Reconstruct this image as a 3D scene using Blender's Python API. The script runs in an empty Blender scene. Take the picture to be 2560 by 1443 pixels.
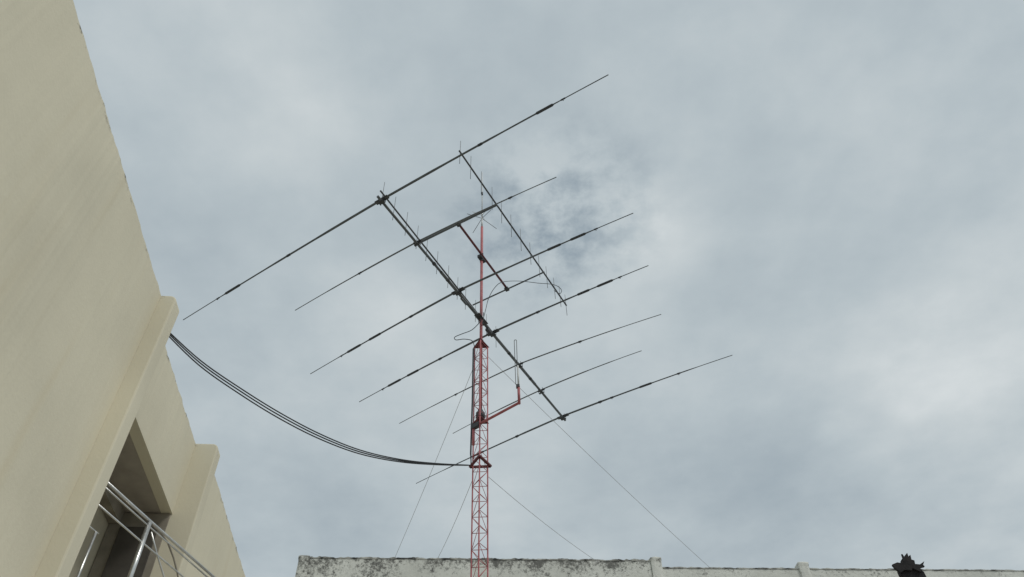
import bpy, math, random
from mathutils import Vector, Matrix, noise
random.seed(4)
S = bpy.context.scene
COL = S.collection
W0, H0, F = 2560.0, 1443.0, 1981.0
TH, RO = math.radians(48.0), math.radians(2.0)
CAM = Vector((0, 0, 1.6))
R = Vector((1, 0, 0)); U = Vector((0, -math.sin(TH), math.cos(TH))); FW = Vector((0, math.cos(TH), math.sin(TH)))
R2 = R*math.cos(RO) - U*math.sin(RO)
U2 = R*math.sin(RO) + U*math.cos(RO)

def ray(px, py): return R2*((px-W0/2)/F) + U2*((H0/2-py)/F) + FW
def atz(px, py, z):
    d = ray(px, py); return CAM + d*((z-CAM.z)/d.z)
def atpl(px, py, p, n):
    d = ray(px, py); return CAM + d*((Vector(p)-CAM).dot(n)/d.dot(n))
def aty(px, py, y): return atpl(px, py, (0, y, 0), Vector((0, 1, 0)))

# ------------------------------------------------------------------ mesh collector
class MB:
    def __init__(s): s.v = []; s.f = []; s.sm = []
    def box(s, a, b):
        i = len(s.v)
        for z in (a[2], b[2]):
            for (x, y) in ((a[0], a[1]), (b[0], a[1]), (b[0], b[1]), (a[0], b[1])): s.v.append(Vector((x, y, z)))
        for q in ((0,3,2,1),(4,5,6,7),(0,1,5,4),(1,2,6,5),(2,3,7,6),(3,0,4,7)):
            s.f.append([i+k for k in q]); s.sm.append(False)
        return s
    def path(s, pts, rad, seg=8):
        pts = [Vector(p) for p in pts]
        if not isinstance(rad, (list, tuple)): rad = [rad]*len(pts)
        i0 = len(s.v); n = len(pts)
        t0 = (pts[1]-pts[0]).normalized()
        ref = Vector((0, 0, 1)) if abs(t0.z) < .9 else Vector((1, 0, 0))
        a = t0.cross(ref).normalized()
        for k in range(n):
            t = (pts[min(k+1, n-1)]-pts[max(k-1, 0)]).normalized()
            a = (a - t*a.dot(t)).normalized(); b = t.cross(a)
            for j in range(seg):
                g = 2*math.pi*j/seg
                s.v.append(pts[k] + (a*math.cos(g)+b*math.sin(g))*rad[k])
        for k in range(n-1):
            for j in range(seg):
                j2 = (j+1) % seg
                s.f.append([i0+k*seg+j, i0+k*seg+j2, i0+(k+1)*seg+j2, i0+(k+1)*seg+j]); s.sm.append(True)
        s.f.append([i0+j for j in range(seg)][::-1]); s.sm.append(False)
        s.f.append([i0+(n-1)*seg+j for j in range(seg)]); s.sm.append(False)
        return s
    def bar(s, p, q, w, h):
        p = Vector(p); q = Vector(q); t = (q-p).normalized()
        ref = Vector((0, 0, 1)) if abs(t.z) < .95 else Vector((1, 0, 0))
        a = t.cross(ref).normalized()*w/2; b = t.cross(a).normalized()*h/2
        i = len(s.v)
        for c in (p, q):
            for (x, y) in ((-1,-1),(1,-1),(1,1),(-1,1)): s.v.append(c+a*x+b*y)
        for f in ((0,3,2,1),(4,5,6,7),(0,1,5,4),(1,2,6,5),(2,3,7,6),(3,0,4,7)):
            s.f.append([i+k for k in f]); s.sm.append(False)
        return s
    def prism(s, poly, off):
        i = len(s.v); n = len(poly)
        s.v += [Vector(p) for p in poly] + [Vector(p)+Vector(off) for p in poly]
        s.f.append([i+k for k in range(n)][::-1]); s.sm.append(False)
        s.f.append([i+n+k for k in range(n)]); s.sm.append(False)
        for k in range(n):
            k2 = (k+1) % n
            s.f.append([i+k, i+k2, i+n+k2, i+n+k]); s.sm.append(False)
        return s
    def build(s, name, mat, parent=None, org=None, bevel=0):
        o0 = Vector(org) if org is not None else (parent_org(parent) if parent else Vector((0, 0, 0)))
        me = bpy.data.meshes.new(name)
        me.from_pydata([tuple(v-o0) for v in s.v], [], s.f)
        for p, m in zip(me.polygons, s.sm): p.use_smooth = m
        me.materials.append(mat)
        import bmesh
        bm = bmesh.new(); bm.from_mesh(me); bmesh.ops.recalc_face_normals(bm, faces=bm.faces); bm.to_mesh(me); bm.free()
        o = bpy.data.objects.new(name, me); COL.objects.link(o)
        if parent: o.parent = parent
        elif org is not None: o.location = o0
        if bevel:
            m = o.modifiers.new('bevel', 'BEVEL'); m.width = bevel; m.segments = 2; m.limit_method = 'ANGLE'
        return o
ORG = {}
def parent_org(p):
    while p.parent: p = p.parent
    return ORG.get(p.name, Vector((0, 0, 0)))
def tag(o, label, cat, group=None, kind=None):
    if label: o['label'] = label
    if cat: o['category'] = cat
    if group: o['group'] = group
    if kind: o['kind'] = kind
    return o
def thing(name, label, cat, loc, group=None, rz=0, local=False):
    o = bpy.data.objects.new(name, None); COL.objects.link(o)
    o.location = loc; o.rotation_euler = (0, 0, rz); o.empty_display_size = .2
    ORG[o.name] = Vector((0, 0, 0)) if local else Vector(loc)
    return tag(o, label, cat, group)

# ------------------------------------------------------------------ materials
def mat(name, base, rough=.6, metal=0.0, var=.0, vscale=3.0, col2=None, bump=0, bscale=40, stretch=None):
    m = bpy.data.materials.new(name); m.use_nodes = True
    nt = m.node_tree; b = nt.nodes['Principled BSDF']
    b.inputs['Roughness'].default_value = rough; b.inputs['Metallic'].default_value = metal
    g = nt.nodes.new('ShaderNodeNewGeometry')
    n = nt.nodes.new('ShaderNodeTexNoise'); n.inputs['Scale'].default_value = vscale; n.inputs['Detail'].default_value = 6
    if stretch:
        mp = nt.nodes.new('ShaderNodeVectorMath'); mp.operation = 'MULTIPLY'; mp.inputs[1].default_value = stretch
        nt.links.new(g.outputs['Position'], mp.inputs[0]); nt.links.new(mp.outputs[0], n.inputs['Vector'])
    else: nt.links.new(g.outputs['Position'], n.inputs['Vector'])
    r = nt.nodes.new('ShaderNodeValToRGB')
    c2 = col2 if col2 else tuple(max(0, c*(1-var)) for c in base)
    r.color_ramp.elements[0].position = .35; r.color_ramp.elements[0].color = (*c2, 1)
    r.color_ramp.elements[1].position = .62; r.color_ramp.elements[1].color = (*base, 1)
    nt.links.new(n.outputs['Fac'], r.inputs[0]); nt.links.new(r.outputs[0], b.inputs['Base Color'])
    if bump:
        n2 = nt.nodes.new('ShaderNodeTexNoise'); n2.inputs['Scale'].default_value = bscale; n2.inputs['Detail'].default_value = 5
        nt.links.new(g.outputs['Position'], n2.inputs['Vector'])
        bp = nt.nodes.new('ShaderNodeBump'); bp.inputs['Strength'].default_value = bump; bp.inputs['Distance'].default_value = .01
        nt.links.new(n2.outputs['Fac'], bp.inputs['Height']); nt.links.new(bp.outputs[0], b.inputs['Normal'])
    return m
M_alu = mat('weathered_aluminium', (.105, .115, .12), .5, .1, .25, 5)
M_thin = mat('thin_aluminium', (.15, .16, .165), .5, .2, .2, 5)
M_dark = mat('dark_plastic', (.045, .048, .052), .6, 0, .3, 6)
M_boom = mat('dark_boom', (.06, .065, .07), .55, .1, .3, 5)
M_red = mat('faded_red_paint', (.44, .13, .135), .65, 0, .0, 6, col2=(.31, .085, .09))
M_dred = mat('dark_red_paint', (.14, .032, .036), .7, 0, .3, 6)
M_black = mat('black_cable', (.025, .029, .034), .5, 0, .2, 5)
M_grey = mat('galvanised_wire', (.46, .47, .48), .5, .0, .2, 5)
M_white = mat('fibreglass', (.60, .61, .60), .5, 0, .2, 5)
M_steel = mat('polished_steel', (.66, .66, .64), .3, .8, .2, 8)
M_rust = mat('charred_timber', (.018, .015, .015), .9, 0, 0, 9, col2=(.008, .008, .009), bump=.8, bscale=30)
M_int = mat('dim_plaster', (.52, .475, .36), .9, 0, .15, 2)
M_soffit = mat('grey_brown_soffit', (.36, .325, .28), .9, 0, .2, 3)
M_shade = mat('brown_shade', (.30, .27, .22), .9, 0, .3, 3)  # brown with the recess shade put in; also the baluster's own dark tone
M_door = mat('shaded_door', (.08, .072, .062), .6, 0, .3, 3)  # door colour darkened to hold the gloom of the interior
M_ground = mat('concrete_ground', (.36, .35, .32), .9, 0, .3, .6, bump=.3, bscale=15)

def wall_mat(name, base, stain, top_z):
    m = bpy.data.materials.new(name); m.use_nodes = True
    nt = m.node_tree; N = nt.nodes; L = nt.links; b = N['Principled BSDF']; b.inputs['Roughness'].default_value = .85
    b.inputs['Specular IOR Level'].default_value = .2
    g = N.new('ShaderNodeNewGeometry')
    def nz(scale, detail=5, st=None, rough=.55):
        n = N.new('ShaderNodeTexNoise'); n.inputs['Scale'].default_value = scale; n.inputs['Detail'].default_value = detail; n.inputs['Roughness'].default_value = rough
        if st:
            v = N.new('ShaderNodeVectorMath'); v.operation = 'MULTIPLY'; v.inputs[1].default_value = st
            L.new(g.outputs['Position'], v.inputs[0]); L.new(v.outputs[0], n.inputs['Vector'])
        else: L.new(g.outputs['Position'], n.inputs['Vector'])
        return n.outputs['Fac']
    def mr(x, a, bb, c=0., d=1.):
        n = N.new('ShaderNodeMapRange'); n.interpolation_type = 'SMOOTHSTEP'
        n.inputs[1].default_value = a; n.inputs[2].default_value = bb; n.inputs[3].default_value = c; n.inputs[4].default_value = d
        L.new(x, n.inputs[0]); return n.outputs[0]
    def mul(x, y):
        n = N.new('ShaderNodeMath'); n.operation = 'MULTIPLY'
        L.new(x, n.inputs[0])
        if isinstance(y, float): n.inputs[1].default_value = y
        else: L.new(y, n.inputs[1])
        return n.outputs[0]
    def mix(f, c1, c2):
        n = N.new('ShaderNodeMix'); n.data_type = 'RGBA'
        L.new(f, n.inputs['Factor'])
        for c, k in ((c1, 6), (c2, 7)):
            if isinstance(c, tuple): n.inputs[k].default_value = (*c, 1)
            else: L.new(c, n.inputs[k])
        return n.outputs[2]
    d = tuple(c*.88 for c in base)
    c = mix(mr(nz(.45), .3, .7), d, base)
    c = mix(mul(mr(nz(1.0, 6, (2.6, 2.6, .22)), .52, .8), .32), c, stain)
    c = mix(mul(mr(nz(30, 6, None, .7), .60, .8), .12), c, tuple(k*.5 for k in base))
    c = mix(mul(mr(nz(2.6, 8, None, .7), .66, .74), .35), c, tuple(k*.62 for k in base))
    sx = N.new('ShaderNodeSeparateXYZ'); L.new(g.outputs['Position'], sx.inputs[0])
    e = mul(mr(sx.outputs['Z'], top_z-.08, top_z-.004), mr(nz(6, 6, None, .7), .52, .66))
    c = mix(mul(e, .8), c, (.04, .04, .04))
    L.new(c, b.inputs['Base Color'])
    bp = N.new('ShaderNodeBump'); bp.inputs['Strength'].default_value = .22; bp.inputs['Distance'].default_value = .012
    L.new(nz(22, 8, None, .65), bp.inputs['Height']); L.new(bp.outputs[0], b.inputs['Normal'])
    return m

# ------------------------------------------------------------------ ground
gm = MB(); gm.prism([(-1500,-1500,-.2),(1500,-1500,-.2),(1500,1500,-.2),(-1500,1500,-.2)], (0,0,.2))
tag(gm.build('ground', M_ground), 'pale concrete yard below the mast and both buildings', 'ground', kind='structure')

# ------------------------------------------------------------------ cream building on the left
HR = 9.6
M_cream = wall_mat('cream_render', (.685, .638, .498), (.56, .47, .30), HR)
P1 = atz(403, 740, HR); P0 = atz(182, 0, HR)
sv = (P1-P0); sv.z = 0; sv.normalize(); nv = Vector((sv.y, -sv.x, 0))
rz = math.atan2(-sv.x, sv.y)
P2 = atz(490, 1110, HR); S2 = (P2-P1).dot(sv); REC = max(.08, min(.35, -(P2-P1).dot(nv)))
PF = atpl(330, 1020, P1-nv*REC, nv); ZL = PF.z
bld = thing('cream_building', 'cream rendered building with pilasters and an open stair landing, filling the left side', 'building', (P1.x, P1.y, 0), rz=rz, local=True)
FT = .25; PROJ = .21
def rough_wall(n0, n1, s0, s1, z0, z1):
    b = MB(); k = max(2, int((s1-s0)/.06)); pr = []
    for i in range(k+1):
        s_ = s0+(s1-s0)*i/k; w = (.012*noise.noise((s_*5, z1, 1))+.008*noise.noise((s_*17, z1, 3))) if 0 < i < k else 0
        pr.append((s_, w))
    for s_, w in pr:
        b.v += [Vector((n1, s_, z0)), Vector((n1+w*.5, s_, z1+w)), Vector((n0, s_, z1+w)), Vector((n0, s_, z0))]
    for i in range(k):
        for q in range(4):
            b.f.append([i*4+q, (i+1)*4+q, (i+1)*4+(q+1)%4, i*4+(q+1)%4]); b.sm.append(False)
    b.f.append([0,1,2,3]); b.sm.append(False); b.f.append([k*4+3,k*4+2,k*4+1,k*4]); b.sm.append(False)
    return b
rough_wall(-8, 0, -12, -.002, 0, HR).build('near_wall', M_cream, bld)
rough_wall(-8, 0, S2+FT+.002, S2+9, 0, HR).build('far_wall', M_cream, bld)
rough_wall(-REC-.16, -REC, FT+.002, S2-.002, ZL, HR-.01).build('lintel_wall', M_cream, bld)
def pil(s0):
    r = .09; z1 = HR+.015; z0 = 0
    poly = [(-1.0, s0, z0), (PROJ, s0, z0)]
    for k in range(7):
        a = math.pi/2*k/6
        poly.append((PROJ-r+r*math.cos(a), s0, z1-r+r*math.sin(a)))
    poly.append((-1.0, s0, z1))
    b = MB(); b.prism(poly, (0, FT, 0)); return b.build('pilaster', M_cream, bld, bevel=.02)
pil(0); pil(S2)
NB = -REC-.86
ZF = 1.6+4.22
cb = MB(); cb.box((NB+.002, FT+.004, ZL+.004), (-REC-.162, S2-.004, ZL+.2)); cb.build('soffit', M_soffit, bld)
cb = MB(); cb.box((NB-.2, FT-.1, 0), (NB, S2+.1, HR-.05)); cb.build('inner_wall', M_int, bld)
cb = MB(); cb.box((NB+.004, FT+.006, ZL-.20), (NB+.17, S2-.04, ZL)); cb.build('shade_strip', M_shade, bld)  # added strip, coloured as a dark band of shade for depth
cb = MB(); cb.box((-.999, S2-.03, ZF+.02), (-REC-.02, S2-.004, ZL-.01)); cb.build('inner_side_wall', M_shade, bld)  # shadow on the end wall is put into its brown colour
cb = MB(); cb.box((NB+.20, S2-.06, ZF+.02), (-REC-.12, S2-.032, ZL-.26)); cb.build('shaded_doorway', M_door, bld)  # solid door panel; shade low on the end wall painted into it
cb = MB(); cb.box((-REC-.16, FT+.002, 0), (-REC, S2-.002, ZF-.12)); cb.build('lower_wall', M_cream, bld)
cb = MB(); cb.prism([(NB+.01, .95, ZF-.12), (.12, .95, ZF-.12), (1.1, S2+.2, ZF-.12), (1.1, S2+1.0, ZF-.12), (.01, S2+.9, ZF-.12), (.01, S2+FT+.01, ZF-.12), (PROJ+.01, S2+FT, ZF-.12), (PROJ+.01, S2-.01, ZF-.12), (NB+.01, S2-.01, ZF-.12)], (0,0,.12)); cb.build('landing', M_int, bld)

# railings of the landing
ZR = 1.6+5.40
A = atz(250, 1190, ZR); B = atz(375, 1303, ZR); E = atz(535, 1443, ZR)
rd = (E-A); rd.normalize(); rn = Vector((rd.y, -rd.x, 0))
rail = thing('stair_railing', 'bright steel railing with a curved baluster, running out past the second pilaster', 'railing', (B.x, B.y, ZF))
a0 = A-rd*.28; e0 = E+rd*.5
MB().path([a0, B, e0], .018, 10).build('top_rail', M_steel, rail)
MB().path([a0-Vector((0,0,.065)), B-Vector((0,0,.065)), e0-Vector((0,0,.065))], .010, 8).build('under_rail', M_steel, rail)
MB().path([a0-Vector((0,0,.29)), B-Vector((0,0,.29)), e0-Vector((0,0,.29))], .011, 8).build('middle_rail', M_steel, rail)
MB().path([Vector((B.x, B.y, ZF)), B-Vector((0,0,.02))], .030, 12).build('post', M_steel, rail)
MB().path([Vector((e0.x, e0.y, ZF)), e0], .030, 12).build('post', M_steel, rail)
bp = [atpl(px, py, B, rn) for px, py in ((380,1312),(402,1332),(420,1358),(434,1395),(444,1435),(452,1490))]
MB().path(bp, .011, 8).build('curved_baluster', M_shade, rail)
bp = [atpl(px, py, B, rn) for px, py in ((378,1330),(392,1385),(412,1450),(425,1490))]
MB().path(bp, .010, 8).build('baluster', M_steel, rail)
C2 = atz(240, 1330, ZR-.02)
r2 = thing('stair_railing', 'shorter steel railing standing inside the dim stair opening', 'railing', (C2.x, C2.y, ZF))
MB().path([Vector((C2.x, C2.y, ZF)), C2], .018, 12).build('post', M_steel, r2)
MB().path([C2-rd*.33, C2, C2+rd*.05], .010, 8).build('top_rail', M_steel, r2)

# ------------------------------------------------------------------ concrete building behind with parapet
ZW = 10.8
def parapet_mat():
    m = bpy.data.materials.new('mouldy_whitewash'); m.use_nodes = True
    nt = m.node_tree; N = nt.nodes; L = nt.links; b = N['Principled BSDF']; b.inputs['Roughness'].default_value = .9
    g = N.new('ShaderNodeNewGeometry')
    def nz(sc, d, rg=.6):
        n = N.new('ShaderNodeTexNoise'); n.inputs['Scale'].default_value = sc; n.inputs['Detail'].default_value = d; n.inputs['Roughness'].default_value = rg
        L.new(g.outputs['Position'], n.inputs['Vector']); return n.outputs['Fac']
    def mr(x, a, bb, c=0., d=1.):
        n = N.new('ShaderNodeMapRange'); n.inputs[1].default_value = a; n.inputs[2].default_value = bb; n.inputs[3].default_value = c; n.inputs[4].default_value = d
        L.new(x, n.inputs[0]); return n.outputs[0]
    def mt(op, x, y):
        n = N.new('ShaderNodeMath'); n.operation = op; L.new(x, n.inputs[0])
        if isinstance(y, float): n.inputs[1].default_value = y
        else: L.new(y, n.inputs[1])
        return n.outputs[0]
    def mix(f, c1, c2):
        n = N.new('ShaderNodeMix'); n.data_type = 'RGBA'; L.new(f, n.inputs['Factor'])
        for c, k in ((c1, 6), (c2, 7)):
            if isinstance(c, tuple): n.inputs[k].default_value = (*c, 1)
            else: L.new(c, n.inputs[k])
        return n.outputs[2]
    sx = N.new('ShaderNodeSeparateXYZ'); L.new(g.outputs['Position'], sx.inputs[0])
    # dirt gathers under the coping and thins out downwards; heavier on the stretch right of the mast
    zone = mt('MULTIPLY', mr(sx.outputs['X'], -2.6, -.3, .72, 1.), mr(sx.outputs['X'], 2.7, 3.2, 1., .45))
    top = mr(sx.outputs['Z'], ZW-.42, ZW-.02, .35, 1.)
    thr = mt('ADD', nz(11, 10, .85), mt('MULTIPLY', mt('MULTIPLY', zone, top), .18))
    thr = mt('ADD', thr, mt('MULTIPLY', mr(nz(1.4, 3), .35, .65, -.5, .5), .13))
    dirt = mr(thr, .585, .69, 0., .9)
    c = mix(mr(nz(1.3, 5), .35, .65), (.58, .585, .535), (.70, .705, .65))
    c = mix(mr(nz(8, 8, .7), .52, .75, 0., .35), c, (.36, .36, .31))
    c = mix(dirt, c, (.085, .085, .078))
    L.new(c, b.inputs['Base Color'])
    bp = N.new('ShaderNodeBump'); bp.inputs['Strength'].default_value = .5; bp.inputs['Distance'].default_value = .02
    L.new(nz(14, 8, .7), bp.inputs['Height']); L.new(bp.outputs[0], b.inputs['Normal'])
    return m
M_para = parapet_mat()
M_cop = mat('mouldy_coping', (.46, .46, .42), .9, 0, 0, 5, col2=(.05, .05, .048), bump=.6, bscale=20)
PL = atz(752, 1394, ZW); PR = atz(2560, 1425, ZW-.16)
wv = PR-PL; wv.z = 0; wv.normalize(); wn = Vector((wv.y, -wv.x, 0))     # facing the camera
def wat(px, py): return atpl(px, py, PL, wn)
def wx(px, py=1420): return (wat(px, py)-PL).dot(wv)
wrz = math.atan2(wv.y, wv.x)
pb = thing('concrete_building', 'whitewashed concrete building with a mould blackened roof parapet, along the bottom edge', 'building', (PL.x, PL.y, 0), rz=wrz, local=True)
X1 = wx(1642); X2 = wx(2010); ZW2 = wat(1700, 1419).z
def wavy(x0, x1, y0, y1, z0, z1, amp, seed):
    b = MB(); k = max(2, int((x1-x0)/.03))
    for i in range(k+1):
        x = x0+(x1-x0)*i/k; w = amp*(noise.noise((x*3, seed, 0))+.7*noise.noise((x*11, seed, 5))+.4*noise.noise((x*31, seed, 7)))
        d = amp*.6*noise.noise((x*7, seed, 9))
        b.v += [Vector((x, y0+d, z0)), Vector((x, y0+d, z1+w)), Vector((x, y1, z1+w)), Vector((x, y1, z0))]
    for i in range(k):
        for q in range(4):
            b.f.append([i*4+q, (i+1)*4+q, (i+1)*4+(q+1)%4, i*4+(q+1)%4]); b.sm.append(False)
    b.f.append([0,1,2,3]); b.sm.append(False); b.f.append([k*4+3,k*4+2,k*4+1,k*4]); b.sm.append(False)
    return b
bx = MB(); bx.box((.02, .02, 0), (26, 11, ZW-.75)); bx.build('wall', M_para, pb)
wavy(.0, X1-.13, 0, .18, ZW-.75, ZW-.025, .006, 1).build('parapet', M_para, pb)
wavy(-.02, X1-.13, -.008, .2, ZW-.020, ZW+.014, .030, 2).build('coping', M_cop, pb)
wavy(X1+.13, 26, 0.01, .18, ZW-.75, ZW2-.022, .006, 3).build('parapet', M_para, pb)
wavy(X1+.13, X2-.13, -.002, .2, ZW2-.018, ZW2+.008, .020, 4).build('coping', M_cop, pb)
wavy(X2+.13, 26, -.002, .2, ZW2-.018, ZW2+.008, .020, 6).build('coping', M_cop, pb)
sd = MB(); sd.box((0, .2, ZW-.75), (.16, 11, ZW-.02)); sd.build('side_parapet', M_para, pb)
def wpost(x, z, w=.26, sd0=0):
    # a roughly cast pier: stacked rings with a worn, rounded head
    b = MB(); rings = []
    zs = [ZW-.74, ZW-.4, z-.10, z-.03, z, z+.022, z+.03]; ins = [0, .002, .004, -.006, -.004, .02, .06]
    for j, (zz, q) in enumerate(zip(zs, ins)):
        row = []
        for k in range(16):
            a = 2*math.pi*k/16; cx_, cy_ = math.cos(a), math.sin(a)
            f = 1/max(abs(cx_), abs(cy_)); f = min(f, 1.28)
            wob = .012*noise.noise((k*.9, j*1.3, sd0)) if j > 1 else 0
            row.append(len(b.v)); b.v.append(Vector((x+cx_*f*(w/2-q+wob), .085+cy_*f*(.135-q+wob), zz+(wob if j > 3 else 0))))
        rings.append(row)
    for j in range(len(rings)-1):
        for k in range(16):
            b.f.append([rings[j][k], rings[j][(k+1)%16], rings[j+1][(k+1)%16], rings[j+1][k]]); b.sm.append(j > 2)
    b.f.append(rings[-1]); b.sm.append(False); b.f.append(rings[0][::-1]); b.sm.append(False)
    b.build('pier', M_para, pb)
wpost(.08, ZW+.02, .26, 1); wpost(X1, ZW+.05, .26, 2); wpost(X2, ZW2+.13, .26, 3)

# ------------------------------------------------------------------ lattice mast
ZB = 13.6
T = atz(1203, 795, ZB); TX, TY = T.x, T.y
def tz(py, px=1201): return aty(px, py, TY).z
ZT = tz(862); ZJ = tz(1158); ZROT = tz(1040)
tower = thing('lattice_mast', 'slender red triangular lattice mast standing before the parapet', 'mast', (TX, TY, 0))
side = .262; rr = side/math.sqrt(3)
corner = [Vector((TX+rr*math.cos(a), TY+rr*math.sin(a), 0)) for a in (math.radians(-90), math.radians(30), math.radians(150))]
def up(p, z): return Vector((p.x, p.y, z))
for c in corner:
    MB().path([up(c, 0), up(c, ZT)], .0125, 8).build('leg', M_red, tower)
bay = .30
for i in range(3):
    a, c = corner[i], corner[(i+1) % 3]
    m = MB(); z = ZT-.02; k = 0
    while z-bay > 3.0:
        m.path([up(a, z), up(c, z)], .0055, 6)
        if (k+i) % 2: m.path([up(a, z), up(c, z-bay)], .005, 6)
        else: m.path([up(c, z), up(a, z-bay)], .005, 6)
        z -= bay; k += 1
    while z-.5 > 0:
        m.path([up(a, z), up(c, z)], .007, 6); m.path([up(a, z), up(c, z-.5)], .006, 6); z -= .5
    m.build('lattice_bracing', M_red, tower)
def tri(s, z, a0=-90):
    r_ = s/math.sqrt(3); return [Vector((TX+r_*math.cos(math.radians(a0+120*k)), TY+r_*math.sin(math.radians(a0+120*k)), z)) for k in range(3)]
m = MB(); m.prism(tri(.33, ZT), (0, 0, .012)); m.build('top_plate', M_dred, tower)
q = tri(.37, ZJ); m = MB()
for i in range(3): m.bar(q[i], q[(i+1)%3], .045, .03)
m.build('joint_frame', M_dred, tower)
q = tri(.31, ZROT-.12); m = MB(); m.prism(q, (0,0,.012)); m.build('rotator_plate', M_dred, tower)
m = MB(); m.path([(TX,TY,ZROT-.1),(TX,TY,ZROT-.06),(TX,TY,ZROT-.05),(TX,TY,ZROT+.06),(TX,TY,ZROT+.07),(TX,TY,ZROT+.13)], [.06,.06,.085,.085,.055,.05], 16)
m.build('rotator', M_dark, tower)
ZM = tz(568)
m = MB(); m.path([(TX,TY,ZROT+.1),(TX,TY,ZM)], .031, 14); m.build('mast_tube', M_red, tower)
m = MB(); m.path([(TX,TY,ZT+.01),(TX,TY,ZT+.12)], [.065,.05], 14); m.build('bearing', M_dark, tower)
m = MB(); m.box((TX-.45,TY-.45,0.003),(TX+.45,TY+.45,.25)); m.build('footing', M_ground, tower)

# ------------------------------------------------------------------ large beam antenna
beam = thing('beam_antenna', 'large seven element beam antenna with long tapered rods, tilted across the middle of the mast', 'antenna', (TX, TY, ZB))
BX0 = atz(944, 491, ZB); BX1 = atz(1413, 1051, ZB)
bdir = (BX1-BX0).normalized()
def bproj(p):
    return BX0 + bdir*((p-BX0).dot(bdir))
bl = (BX1-BX0).length
m = MB(); m.path([BX0, BX0+bdir*bl*.30], .026, 12).path([BX0+bdir*bl*.28, BX0+bdir*bl*.80], .032, 12).path([BX0+bdir*bl*.79, BX1], .027, 12)
m.build('boom', M_alu, beam)
EL = [((458,800),(955,503),(1521,187), [((563,737),(600,715)),((1340,289),(1383,264))], .024, [(722,641),(1200,367),(545,746),(1408,250)]),
      ((738,776),(1047,607),(1391,443), [], .016, [(900,690),(1275,498)]),
      ((776,935),(1153,728),(1583,533), [((868,882),(902,864)),((922,852),(952,836)),((1368,627),(1402,609)),((1426,599),(1464,582))], .022, [(1028,796),(855,888),(1490,572)]),
      ((898,1005),(1240,832),(1621,664), [((970,969),(1002,953)),((1018,944),(1047,930)),((1443,743),(1474,730)),((1493,720),(1532,703))], .022, [(1100,900),(1345,788),(958,975),(1550,697)]),
      ((998,1059),(1305,912),(1653,786), [], .014, [(1140,985),(1450,855)]),
      ((1132,1084),(1357,978),(1604,877), [], .014, []),
      ((1040,1209),(1410,1044),(1831,888), [((1598,971),(1630,959)),((1178,1146),(1210,1131))], .021, [(1293,1090),(1500,1010),(1697,935),(1530,998)])]
for (l, c, r, traps, r0, coup) in EL:
    ze = ZB+.055
    C = bproj(atz(*c, ZB)); C.z = ze
    tl = atz(*l, ze-.20); tr = atz(*r, ze-.20)
    def pt(u):
        tip = tr if u > 0 else tl; a = abs(u)
        p = C+(tip-C)*a; p.z = ze-.20*(.35*a+.65*a*a); return p
    m = MB(); us = [i/16-1 for i in range(33)]
    def rad(u):
        a = abs(u); return r0*(1 if a < .3 else .8 if a < .55 else .62 if a < .76 else .38) if r0 > .018 else r0*(1 if a < .45 else .75 if a < .75 else .55)
    m.path([pt(u) for u in us], [rad(u) for u in us], 8)
    el = m.build('element', M_alu if r0 > .018 else M_thin, beam)
    def find(px, py):
        best = None
        for i in range(-400, 401):
            p = pt(i/400)-CAM; d = p.dot(FW); x = W0/2+F*p.dot(R2)/d
            e = abs(x-px)
            if best is None or e < best[0]: best = (e, i/400)
        return best[1]
    for t0, t1 in traps:
        u0, u1 = find(*t0), find(*t1)
        pp = [pt(u0), pt(u0+(u1-u0)*.04), pt(u0+(u1-u0)*.06), pt(u0+(u1-u0)*.94), pt(u0+(u1-u0)*.96), pt(u1)]
        MB().path(pp, [.018,.018,.025,.025,.018,.018], 10).build('trap', M_dark, el)
    for cp in coup:
        u = find(*cp); d = (pt(u+.004)-pt(u)).normalized()
        mm = MB().path([pt(u)-d*.04, pt(u)+d*.04], rad(u)+.006, 8); mm.bar(pt(u)+Vector((0,0,-.045)), pt(u)+Vector((0,0,.01)), .014, .014)
        mm.build('coupling', M_dark, el)
    big = .85 if r0 > .018 else .5
    d = (pt(.01)-pt(-.01)).normalized()
    mm = MB(); mm.bar(C-d*.17*big-Vector((0,0,.012)), C+d*.17*big-Vector((0,0,.012)), .10*big, .016)
    for s_ in (-1, 1):
        mm.path([C+bdir*.04*s_-d*.055+Vector((0,0,.025)), C+bdir*.04*s_-d*.055-Vector((0,0,.09))], .006, 6)
        mm.path([C+bdir*.04*s_+d*.055+Vector((0,0,.025)), C+bdir*.04*s_+d*.055-Vector((0,0,.09))], .006, 6)
    mm.bar(C-d*.06-Vector((0,0,.09)), C+d*.06-Vector((0,0,.09)), .08*big, .010)
    mm.build('clamp', M_dark, el)
m = MB()
m.bar(T-bdir*.18-Vector((0,0,.045)), T+bdir*.18-Vector((0,0,.045)), .13, .012)
m.bar(T+Vector((0,-.045,-.15)), T+Vector((0,-.045,.12)), .12, .012)
for s_ in (-1,1):
    m.path([T+Vector((.05*s_,-.06,-.12)), T+Vector((.05*s_,.06,-.12))], .008, 6); m.path([T+Vector((.05*s_,-.06,.1)), T+Vector((.05*s_,.06,.1))], .008, 6)
m.build('mast_clamp', M_dark, beam)
fb = bproj(atz(1228, 820, ZB)); m = MB(); m.bar(fb-bdir*.08-Vector((0,0,.07)), fb+bdir*.08-Vector((0,0,.07)), .075, .06); m.build('feed_box', M_dark, beam)
fb = bproj(atz(1168, 745, ZB)); m = MB(); m.path([fb-bdir*.1-Vector((0,0,.06)), fb+bdir*.1-Vector((0,0,.06))], .026, 10); m.build('balun', M_alu, beam)
for cpx in ((1085,660),(1280,880),(1330,945),(1120,700)):
    fb = bproj(atz(*cpx, ZB)); m = MB(); m.path([fb-bdir*.025, fb+bdir*.025], .037, 12); m.build('boom_band', M_dark, beam)

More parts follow.
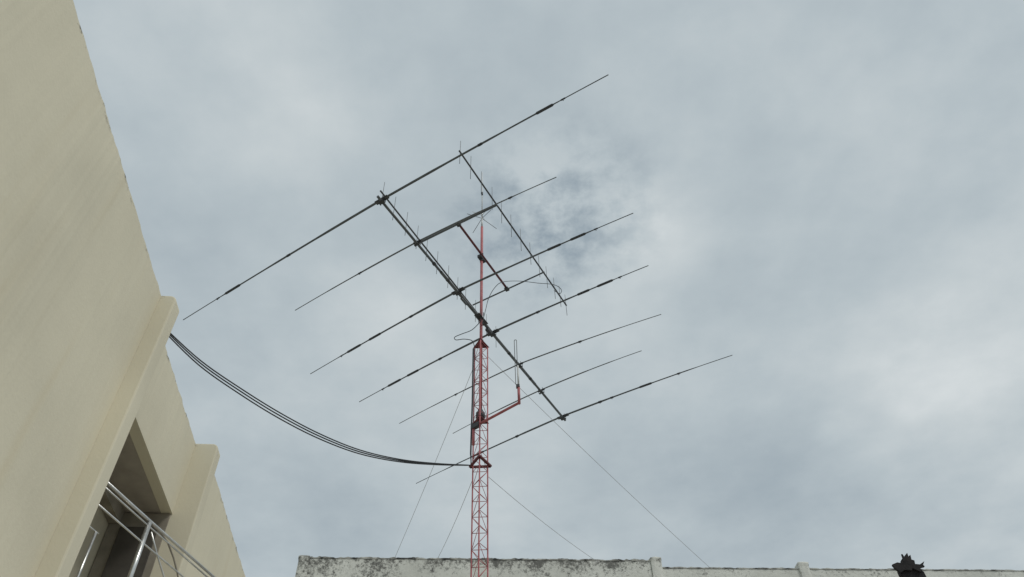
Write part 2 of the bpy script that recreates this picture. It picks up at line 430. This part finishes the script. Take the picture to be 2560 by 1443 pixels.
# ------------------------------------------------------------------ cross frame and the two slim yagis
ZH = tz(645, 1204)
fr = thing('cross_frame', 'dark red H shaped support frame clamped to the upper mast', 'support frame', (TX, TY, ZH))
a, b = atz(1146, 559, ZH), atz(1267, 721, ZH)
MB().path([a, b], .027, 10).build('cross_bar', M_dred, fr)
c1a, c1b = atz(1045, 609, ZH-.035), atz(1243, 512, ZH-.035)
c2a, c2b = atz(1182, 763, ZH-.035), atz(1361, 680, ZH-.035)
MB().path([c1a, c1b], .025, 10).build('cross_tube', M_alu, fr)
MB().path([c2a, c2b], .018, 10).build('cross_tube', M_alu, fr)
m = MB(); t_ = Vector((TX, TY, ZH)); bd = (b-a).normalized()
m.bar(t_-bd*.11-Vector((0,0,.03)), t_+bd*.11-Vector((0,0,.03)), .10, .08); m.bar(t_-Vector((0,0,.12)), t_+Vector((0,0,.12)), .09, .08); m.build('mast_clamp', M_dark, fr)
for p in (a, b):
    m = MB(); m.bar(p-bd*.05-Vector((0,0,.03)), p+bd*.05-Vector((0,0,.03)), .09, .05); m.build('end_clamp', M_dark, fr)
def yagi(p0, p1, xs, label, hl, rb):
    q0, q1 = atz(*p0, ZH), atz(*p1, ZH)
    o = thing('yagi_antenna', label, 'antenna', (q0+(q1-q0)*.5), None)
    MB().path([q0, q1], rb, 10).build('boom', M_boom, o)
    d = (q1-q0)
    for x in xs:
        best = min(range(0, 401), key=lambda i: abs(W0/2+F*((q0+d*(i/400)-CAM).dot(R2))/((q0+d*(i/400)-CAM).dot(FW))-x))
        p = q0+d*(best/400); h = hl*(1.08-.16*best/400)
        MB().path([p-Vector((0,0,h)), p+Vector((0,0,h))], .006, 6).build('element', M_thin, o)
    return o
yagi((951,477),(1243,846),[957,986,1016,1043,1067,1093,1121,1144,1164,1189,1216,1240], 'slim dark yagi antenna with short upright rods, lying just above the thick boom', .40, .019)
yagi((1148,377),(1416,764),[1150,1177,1203,1230,1254,1278,1302,1326,1348,1367,1386,1400,1415], 'slim dark yagi antenna with short upright rods, right of the upper mast', .40, .019)

# ------------------------------------------------------------------ ground plane whip on the mast top
gp = thing('whip_antenna', 'thin white whip antenna with splayed radials on the mast tip', 'antenna', (TX, TY, ZM))
zb_ = tz(545); zw = tz(432); zc = tz(485)
MB().path([(TX,TY,ZM-.02),(TX,TY,zb_)], [.024,.018], 10).build('base', M_white, gp)
MB().path([(TX,TY,zb_),(TX,TY,zc),(TX,TY,zw)], [.014,.011,.007], 8).build('whip', M_white, gp)
MB().path([(TX,TY,zc-.06),(TX,TY,zc+.06)], .022, 10).build('coil', M_dark, gp)
for k in range(4):
    a_ = math.radians(35+90*k)
    MB().path([(TX,TY,zb_-.02),(TX+.42*math.cos(a_),TY+.42*math.sin(a_),zb_-.14)], .007, 6).build('radial', M_thin, gp)
for k in range(3):
    a_ = math.radians(75+120*k)
    MB().path([(TX,TY,zb_+.10),(TX+.24*math.cos(a_),TY+.24*math.sin(a_),zb_+.18)], .006, 6).build('radial', M_white, gp)

# ------------------------------------------------------------------ side arm and its folded antenna
ZS = tz(1072, 1192)
sa = thing('side_arm', 'bent red pipe arm reaching out from the lattice mast', 'bracket', (TX, TY, ZS))
e_ = atz(1298, 1007, ZS); s_ = Vector((TX-.12, TY-.05, ZS))
dd = (e_-s_).normalized(); up_ = aty(1298, 966, e_.y)
MB().path([s_, e_], .024, 10).build('arm', M_red, sa)
MB().path([e_-Vector((0,0,.024)), Vector((e_.x, e_.y, up_.z))], .026, 10).build('upright', M_red, sa)
m = MB(); m.bar(s_-dd*.04, s_+dd*.14, .075, .09); m.build('arm_clamp', M_dark, sa)
MB().path([s_+Vector((0,0,-.02)), s_+Vector((0,0,-.4))], .026, 10).build('clamp_pipe', M_red, sa)
fa = thing('folded_antenna', 'thin pale folded upright antenna standing on the side arm', 'antenna', (e_.x, e_.y, up_.z))
tp = aty(1291, 850, e_.y).z; ex = e_.x
MB().path([(ex,e_.y,up_.z-.02),(ex,e_.y,up_.z+.5)], .018, 10).build('stem', M_white, fa)
w_ = .045
MB().path([(ex-.01,e_.y,up_.z+.12),(ex-.005,e_.y,tp-.02),(ex-.012,e_.y,tp),(ex-w_+.005,e_.y,tp),(ex-w_-.004,e_.y,tp-.02),(ex-w_-.004,e_.y,up_.z+.05),(ex-.015,e_.y,up_.z+.04)], .0075, 6).build('loop', M_thin, fa)
m = MB(); m.box((ex-.045,e_.y-.03,up_.z-.03),(ex+.02,e_.y+.03,up_.z+.03)); m.build('feed_block', M_dark, fa)

# ------------------------------------------------------------------ guy wires to the parapet
def guy(zpy, px, anchor, lab):
    zt_ = tz(zpy); p = wat(*anchor); p = p-wn*.09
    cx = corner[2] if anchor[0] < 1200 else corner[1]
    q = up(cx, zt_); pts = []
    for i in range(17):
        t = i/16; v = q+(p-q)*t; v.z -= .12*4*t*(1-t)*.6; pts.append(v)
    o = MB().path(pts, .0048, 5).build('guy_wire', M_grey, None, org=p)
    tag(o, lab, 'wire')
guy(905, 1183, (982,1400), 'thin guy wire dropping left from the mast top to the parapet')
guy(1192, 1178, (1089,1401), 'thin guy wire dropping left from the lower mast joint, steepest of the four')
guy(885, 1222, (1782,1419), 'longest thin guy wire running right from the mast top to the parapet')
guy(1185, 1222, (1502,1404), 'thin guy wire running right from the lower mast joint to the parapet')

# ------------------------------------------------------------------ coax cables
st = P1 + nv*(-.02) + sv*(FT+.03); st = atpl(412, 824, st, sv)
en = up(corner[2], ZJ)+Vector((-.03,-.02,0))
pv = (en-st); pn = Vector((pv.y, -pv.x, 0)).normalized()
cpx = [(413,823),(500,906),(600,976),(700,1038),(800,1090),(900,1129),(1000,1151),(1090,1160),(1180,1162)]
base = [atpl(x, y, st, pn) for x, y in cpx]; base[0] = st; base[-1] = en
def smooth(pts, n=6):
    out = []
    for i in range(len(pts)-1):
        p0 = pts[max(i-1,0)]; p1 = pts[i]; p2 = pts[i+1]; p3 = pts[min(i+2,len(pts)-1)]
        for k in range(n):
            t = k/n
            out.append(.5*((2*p1)+(p2-p0)*t+(2*p0-5*p1+4*p2-p3)*t*t+(3*p1-p0-3*p2+p3)*t**3))
    out.append(pts[-1]); return out
for k, (sg, sd_, st_) in enumerate(((.010,0,.004),(-.022,.01,-.016),(.042,-.01,.03))):
    pts = []
    for i, p in enumerate(base):
        t = i/(len(base)-1); w = max(0, math.sin(math.pi*t)**.8)*(1-.6*t)
        pts.append(p+Vector((0,0,-sg*w-st_*(1-t)))+pn*sd_*(.4+w))
    pts = smooth([Vector(p) for p in pts])
    pts += [up(corner[2], ZJ+.25)+Vector((-.035-.012*(k%2),-.02-.014*(k//2),0)), up(corner[2], (ZJ+ZT)/2)+Vector((-.022-.012*(k%2),-.02-.014*(k//2),0)), up(corner[2], ZT-.05)+Vector((-.022-.012*(k%2),-.02-.014*(k//2),0))]
    o = MB().path(pts, .0095, 6).build('coax_cable', M_black, None, org=en)
    tag(o, 'black coax cable sagging from the cream building to the lattice mast', 'cable', 'black cables between the cream building and the mast')
TYf = TY-.10
lp = [aty(x, y, TYf) for x, y in ((1186,866),(1180,852),(1160,848),(1140,850),(1137,843),(1155,835),(1178,826),(1194,812),(1204,800))]
tag(MB().path(smooth(lp), .0080, 6).build('feeder_cable', M_black, None, org=lp[0]), 'looped black feeder cable hanging left of the mast above its top plate', 'cable')
lp = [aty(x, y, TYf) for x, y in ((1204,815),(1214,775),(1222,745),(1238,718),(1258,705))] + [atz(x, y, ZH-.09) for x, y in ((1300,703),(1345,708),(1385,712),(1403,724),(1400,734),(1385,727))]
tag(MB().path(smooth(lp), .0070, 6).build('feeder_cable', M_black, None, org=lp[0]), 'thin black feeder cable arching from the mast to the right yagi', 'cable')

# ------------------------------------------------------------------ broken post at the right
YB = 13.5
def sp(x, y, dy=0): return aty(x, y, YB+dy)
b0 = sp(2305, 1500)
bk = thing('broken_post', 'blackened broken post with a ragged splintered top, at the lower right', 'post', (b0.x, b0.y, 0))
m = MB(); m.bar((b0.x,b0.y,0), (b0.x,b0.y,b0.z), .22, .2); m.build('shaft', M_rust, bk)
def plate(pix, d0, d1):
    b_ = MB(); pts = [sp(x, y, d0) for x, y in pix]; b_.prism(pts, (0, d1-d0, 0)); return b_
plate([(2350,1500),(2285,1500),(2270,1452),(2259,1438),(2252,1436),(2247,1424),(2253,1420),(2250,1411),(2256,1409),(2255,1397),(2260,1400),(2262,1389),(2268,1382),(2271,1391),(2276,1387),(2279,1399),(2286,1401),(2288,1410),(2298,1416),(2301,1424),(2310,1430),(2318,1446)], -.05, .05).build('splintered_head', M_rust, bk)
plate([(2282,1420),(2289,1410),(2300,1411),(2311,1403),(2308,1412),(2312,1416),(2301,1419),(2303,1430)], -.10, -.06).build('bracket', M_rust, bk)
plate([(2231,1411),(2243,1406),(2262,1409),(2280,1415),(2280,1426),(2262,1424),(2252,1431),(2240,1421)], -.11, -.055).build('bent_plate', M_rust, bk)
plate([(2259,1404),(2253,1386),(2256,1385),(2266,1400)], -.13, -.115).build('splinter', M_rust, bk)

# ------------------------------------------------------------------ sky and sun
wd = bpy.data.worlds.new('World'); S.world = wd; wd.use_nodes = True
nt = wd.node_tree; N = nt.nodes; L = nt.links; bg = N['Background']; bg.inputs['Strength'].default_value = .1
SE, SA = math.radians(52), math.radians(125)
sky = N.new('ShaderNodeTexSky'); sky.sky_type = 'NISHITA'; sky.sun_disc = False; sky.sun_elevation = SE; sky.sun_rotation = SA
tc = N.new('ShaderNodeTexCoord'); sx = N.new('ShaderNodeSeparateXYZ'); L.new(tc.outputs['Generated'], sx.inputs[0])
def mth(op, x, y=None, clamp=False):
    n = N.new('ShaderNodeMath'); n.operation = op; n.use_clamp = clamp
    for i, v in enumerate((x, y)):
        if v is None: continue
        if isinstance(v, (int, float)): n.inputs[i].default_value = v
        else: L.new(v, n.inputs[i])
    return n.outputs[0]
den = mth('ADD', mth('MAXIMUM', sx.outputs[2], 0.02), .15)
cv = N.new('ShaderNodeCombineXYZ'); L.new(mth('DIVIDE', sx.outputs[0], den), cv.inputs[0]); L.new(mth('DIVIDE', sx.outputs[1], den), cv.inputs[1])
def nz(scale, det, rough=.5, dist=0., off=(0,0,0), st=(1,1,1)):
    mp = N.new('ShaderNodeMapping'); mp.inputs['Location'].default_value = off; mp.inputs['Scale'].default_value = st
    L.new(cv.outputs[0], mp.inputs[0])
    n = N.new('ShaderNodeTexNoise'); n.inputs['Scale'].default_value = scale; n.inputs['Detail'].default_value = det
    n.inputs['Roughness'].default_value = rough; n.inputs['Distortion'].default_value = dist
    L.new(mp.outputs[0], n.inputs['Vector']); return n.outputs['Fac']
def cpos(px, py):
    d = ray(px, py).normalized(); k = max(d.z, .02)+.15; return (d.x/k, d.y/k, 0)
def blob(px, py, r, amp, sq=(1,1,1)):
    v = N.new('ShaderNodeVectorMath'); v.operation = 'SUBTRACT'; v.inputs[1].default_value = cpos(px, py); L.new(cv.outputs[0], v.inputs[0])
    s2_ = N.new('ShaderNodeVectorMath'); s2_.operation = 'MULTIPLY'; s2_.inputs[1].default_value = sq; L.new(v.outputs[0], s2_.inputs[0])
    ln = N.new('ShaderNodeVectorMath'); ln.operation = 'LENGTH'; L.new(s2_.outputs[0], ln.inputs[0])
    n = N.new('ShaderNodeMapRange'); n.interpolation_type = 'SMOOTHSTEP'
    n.inputs[1].default_value = r; n.inputs[2].default_value = 0; n.inputs[3].default_value = 0; n.inputs[4].default_value = amp
    L.new(ln.outputs['Value'], n.inputs[0]); return n.outputs[0]
n1 = nz(2.4, 6, .48, .0, (3.1, 1.7, 0)); n2 = nz(6.5, 8, .56, .0, (7.3, 2.2, 0)); n3 = nz(19, 7, .55, .0, (2.3, 8.2, 0))
base_ = mth('ADD', mth('MULTIPLY', mth('SUBTRACT', n1, .5), .44), mth('MULTIPLY', mth('SUBTRACT', n2, .5), .36))
base_ = mth('ADD', base_, mth('MULTIPLY', mth('SUBTRACT', n3, .5), .10))
tot = mth('ADD', base_, .51)
for bl_ in ((2430,910,.36,.20),(2250,1000,.28,.09),(620,180,.22,.11),(1640,590,.12,.15),(950,770,.14,.19),(1350,440,.12,.10),(1560,740,.18,.07),(2100,1330,.45,-.06),(330,60,.25,-.05),(1750,1180,.30,-.11,(.6,1.3,1)),(750,1330,.35,-.08),(2300,660,.2,-.08),(1200,1290,.18,.08),(1900,960,.25,.05)):
    tot = mth('ADD', tot, blob(*bl_))
fine = nz(15, 8, .60, .0, (1.2, 5.1, 0))
gm_ = N.new('ShaderNodeMapRange'); gm_.interpolation_type = 'SMOOTHSTEP'; gm_.inputs[1].default_value = .38; gm_.inputs[2].default_value = .74; L.new(fine, gm_.inputs[0])
gap = mth('MULTIPLY', mth('ADD', blob(1400, 540, .20, .58), blob(1290, 620, .15, .22)), gm_.outputs[0])
gap = mth('MULTIPLY', gap, .9)
tot = mth('SUBTRACT', tot, gap)
cr = N.new('ShaderNodeValToRGB'); L.new(tot, cr.inputs[0])
e = cr.color_ramp.elements
e[0].position = .12; e[0].color = (.295, .36, .41, 1)
e[1].position = .92; e[1].color = (.76, .795, .80, 1)
for p, c in ((.34, (.39,.455,.495,1)), (.5, (.47,.535,.567,1)), (.66, (.565,.62,.64,1))):
    x = e.new(p); x.color = c
sc = N.new('ShaderNodeVectorMath'); sc.operation = 'SCALE'; sc.inputs['Scale'].default_value = 10.0; L.new(cr.outputs[0], sc.inputs[0])
mx = N.new('ShaderNodeMix'); mx.data_type = 'RGBA'; mx.inputs['Factor'].default_value = .97
L.new(sky.outputs[0], mx.inputs[6]); L.new(sc.outputs[0], mx.inputs[7]); L.new(mx.outputs[2], bg.inputs['Color'])

ld = bpy.data.lights.new('sun', 'SUN'); ld.energy = 1.45; ld.angle = math.radians(18); ld.color = (1, .96, .90)
lo = bpy.data.objects.new('sun', ld); COL.objects.link(lo)
sd_ = Vector((math.cos(SE)*math.sin(SA), math.cos(SE)*math.cos(SA), math.sin(SE)))
lo.rotation_euler = (-sd_).to_track_quat('-Z', 'Y').to_euler(); lo.location = (8, -8, 20)

cd = bpy.data.cameras.new('camera'); co = bpy.data.objects.new('camera', cd); COL.objects.link(co)
cd.sensor_width = 36; cd.lens = F/W0*36; cd.clip_end = 5000; cd.clip_start = .05
mw = Matrix(((R2.x, U2.x, -FW.x, CAM.x), (R2.y, U2.y, -FW.y, CAM.y), (R2.z, U2.z, -FW.z, CAM.z), (0,0,0,1)))
co.matrix_world = mw
S.camera = co
S.view_settings.view_transform = 'Standard'; S.view_settings.look = 'None'; S.view_settings.exposure = 0
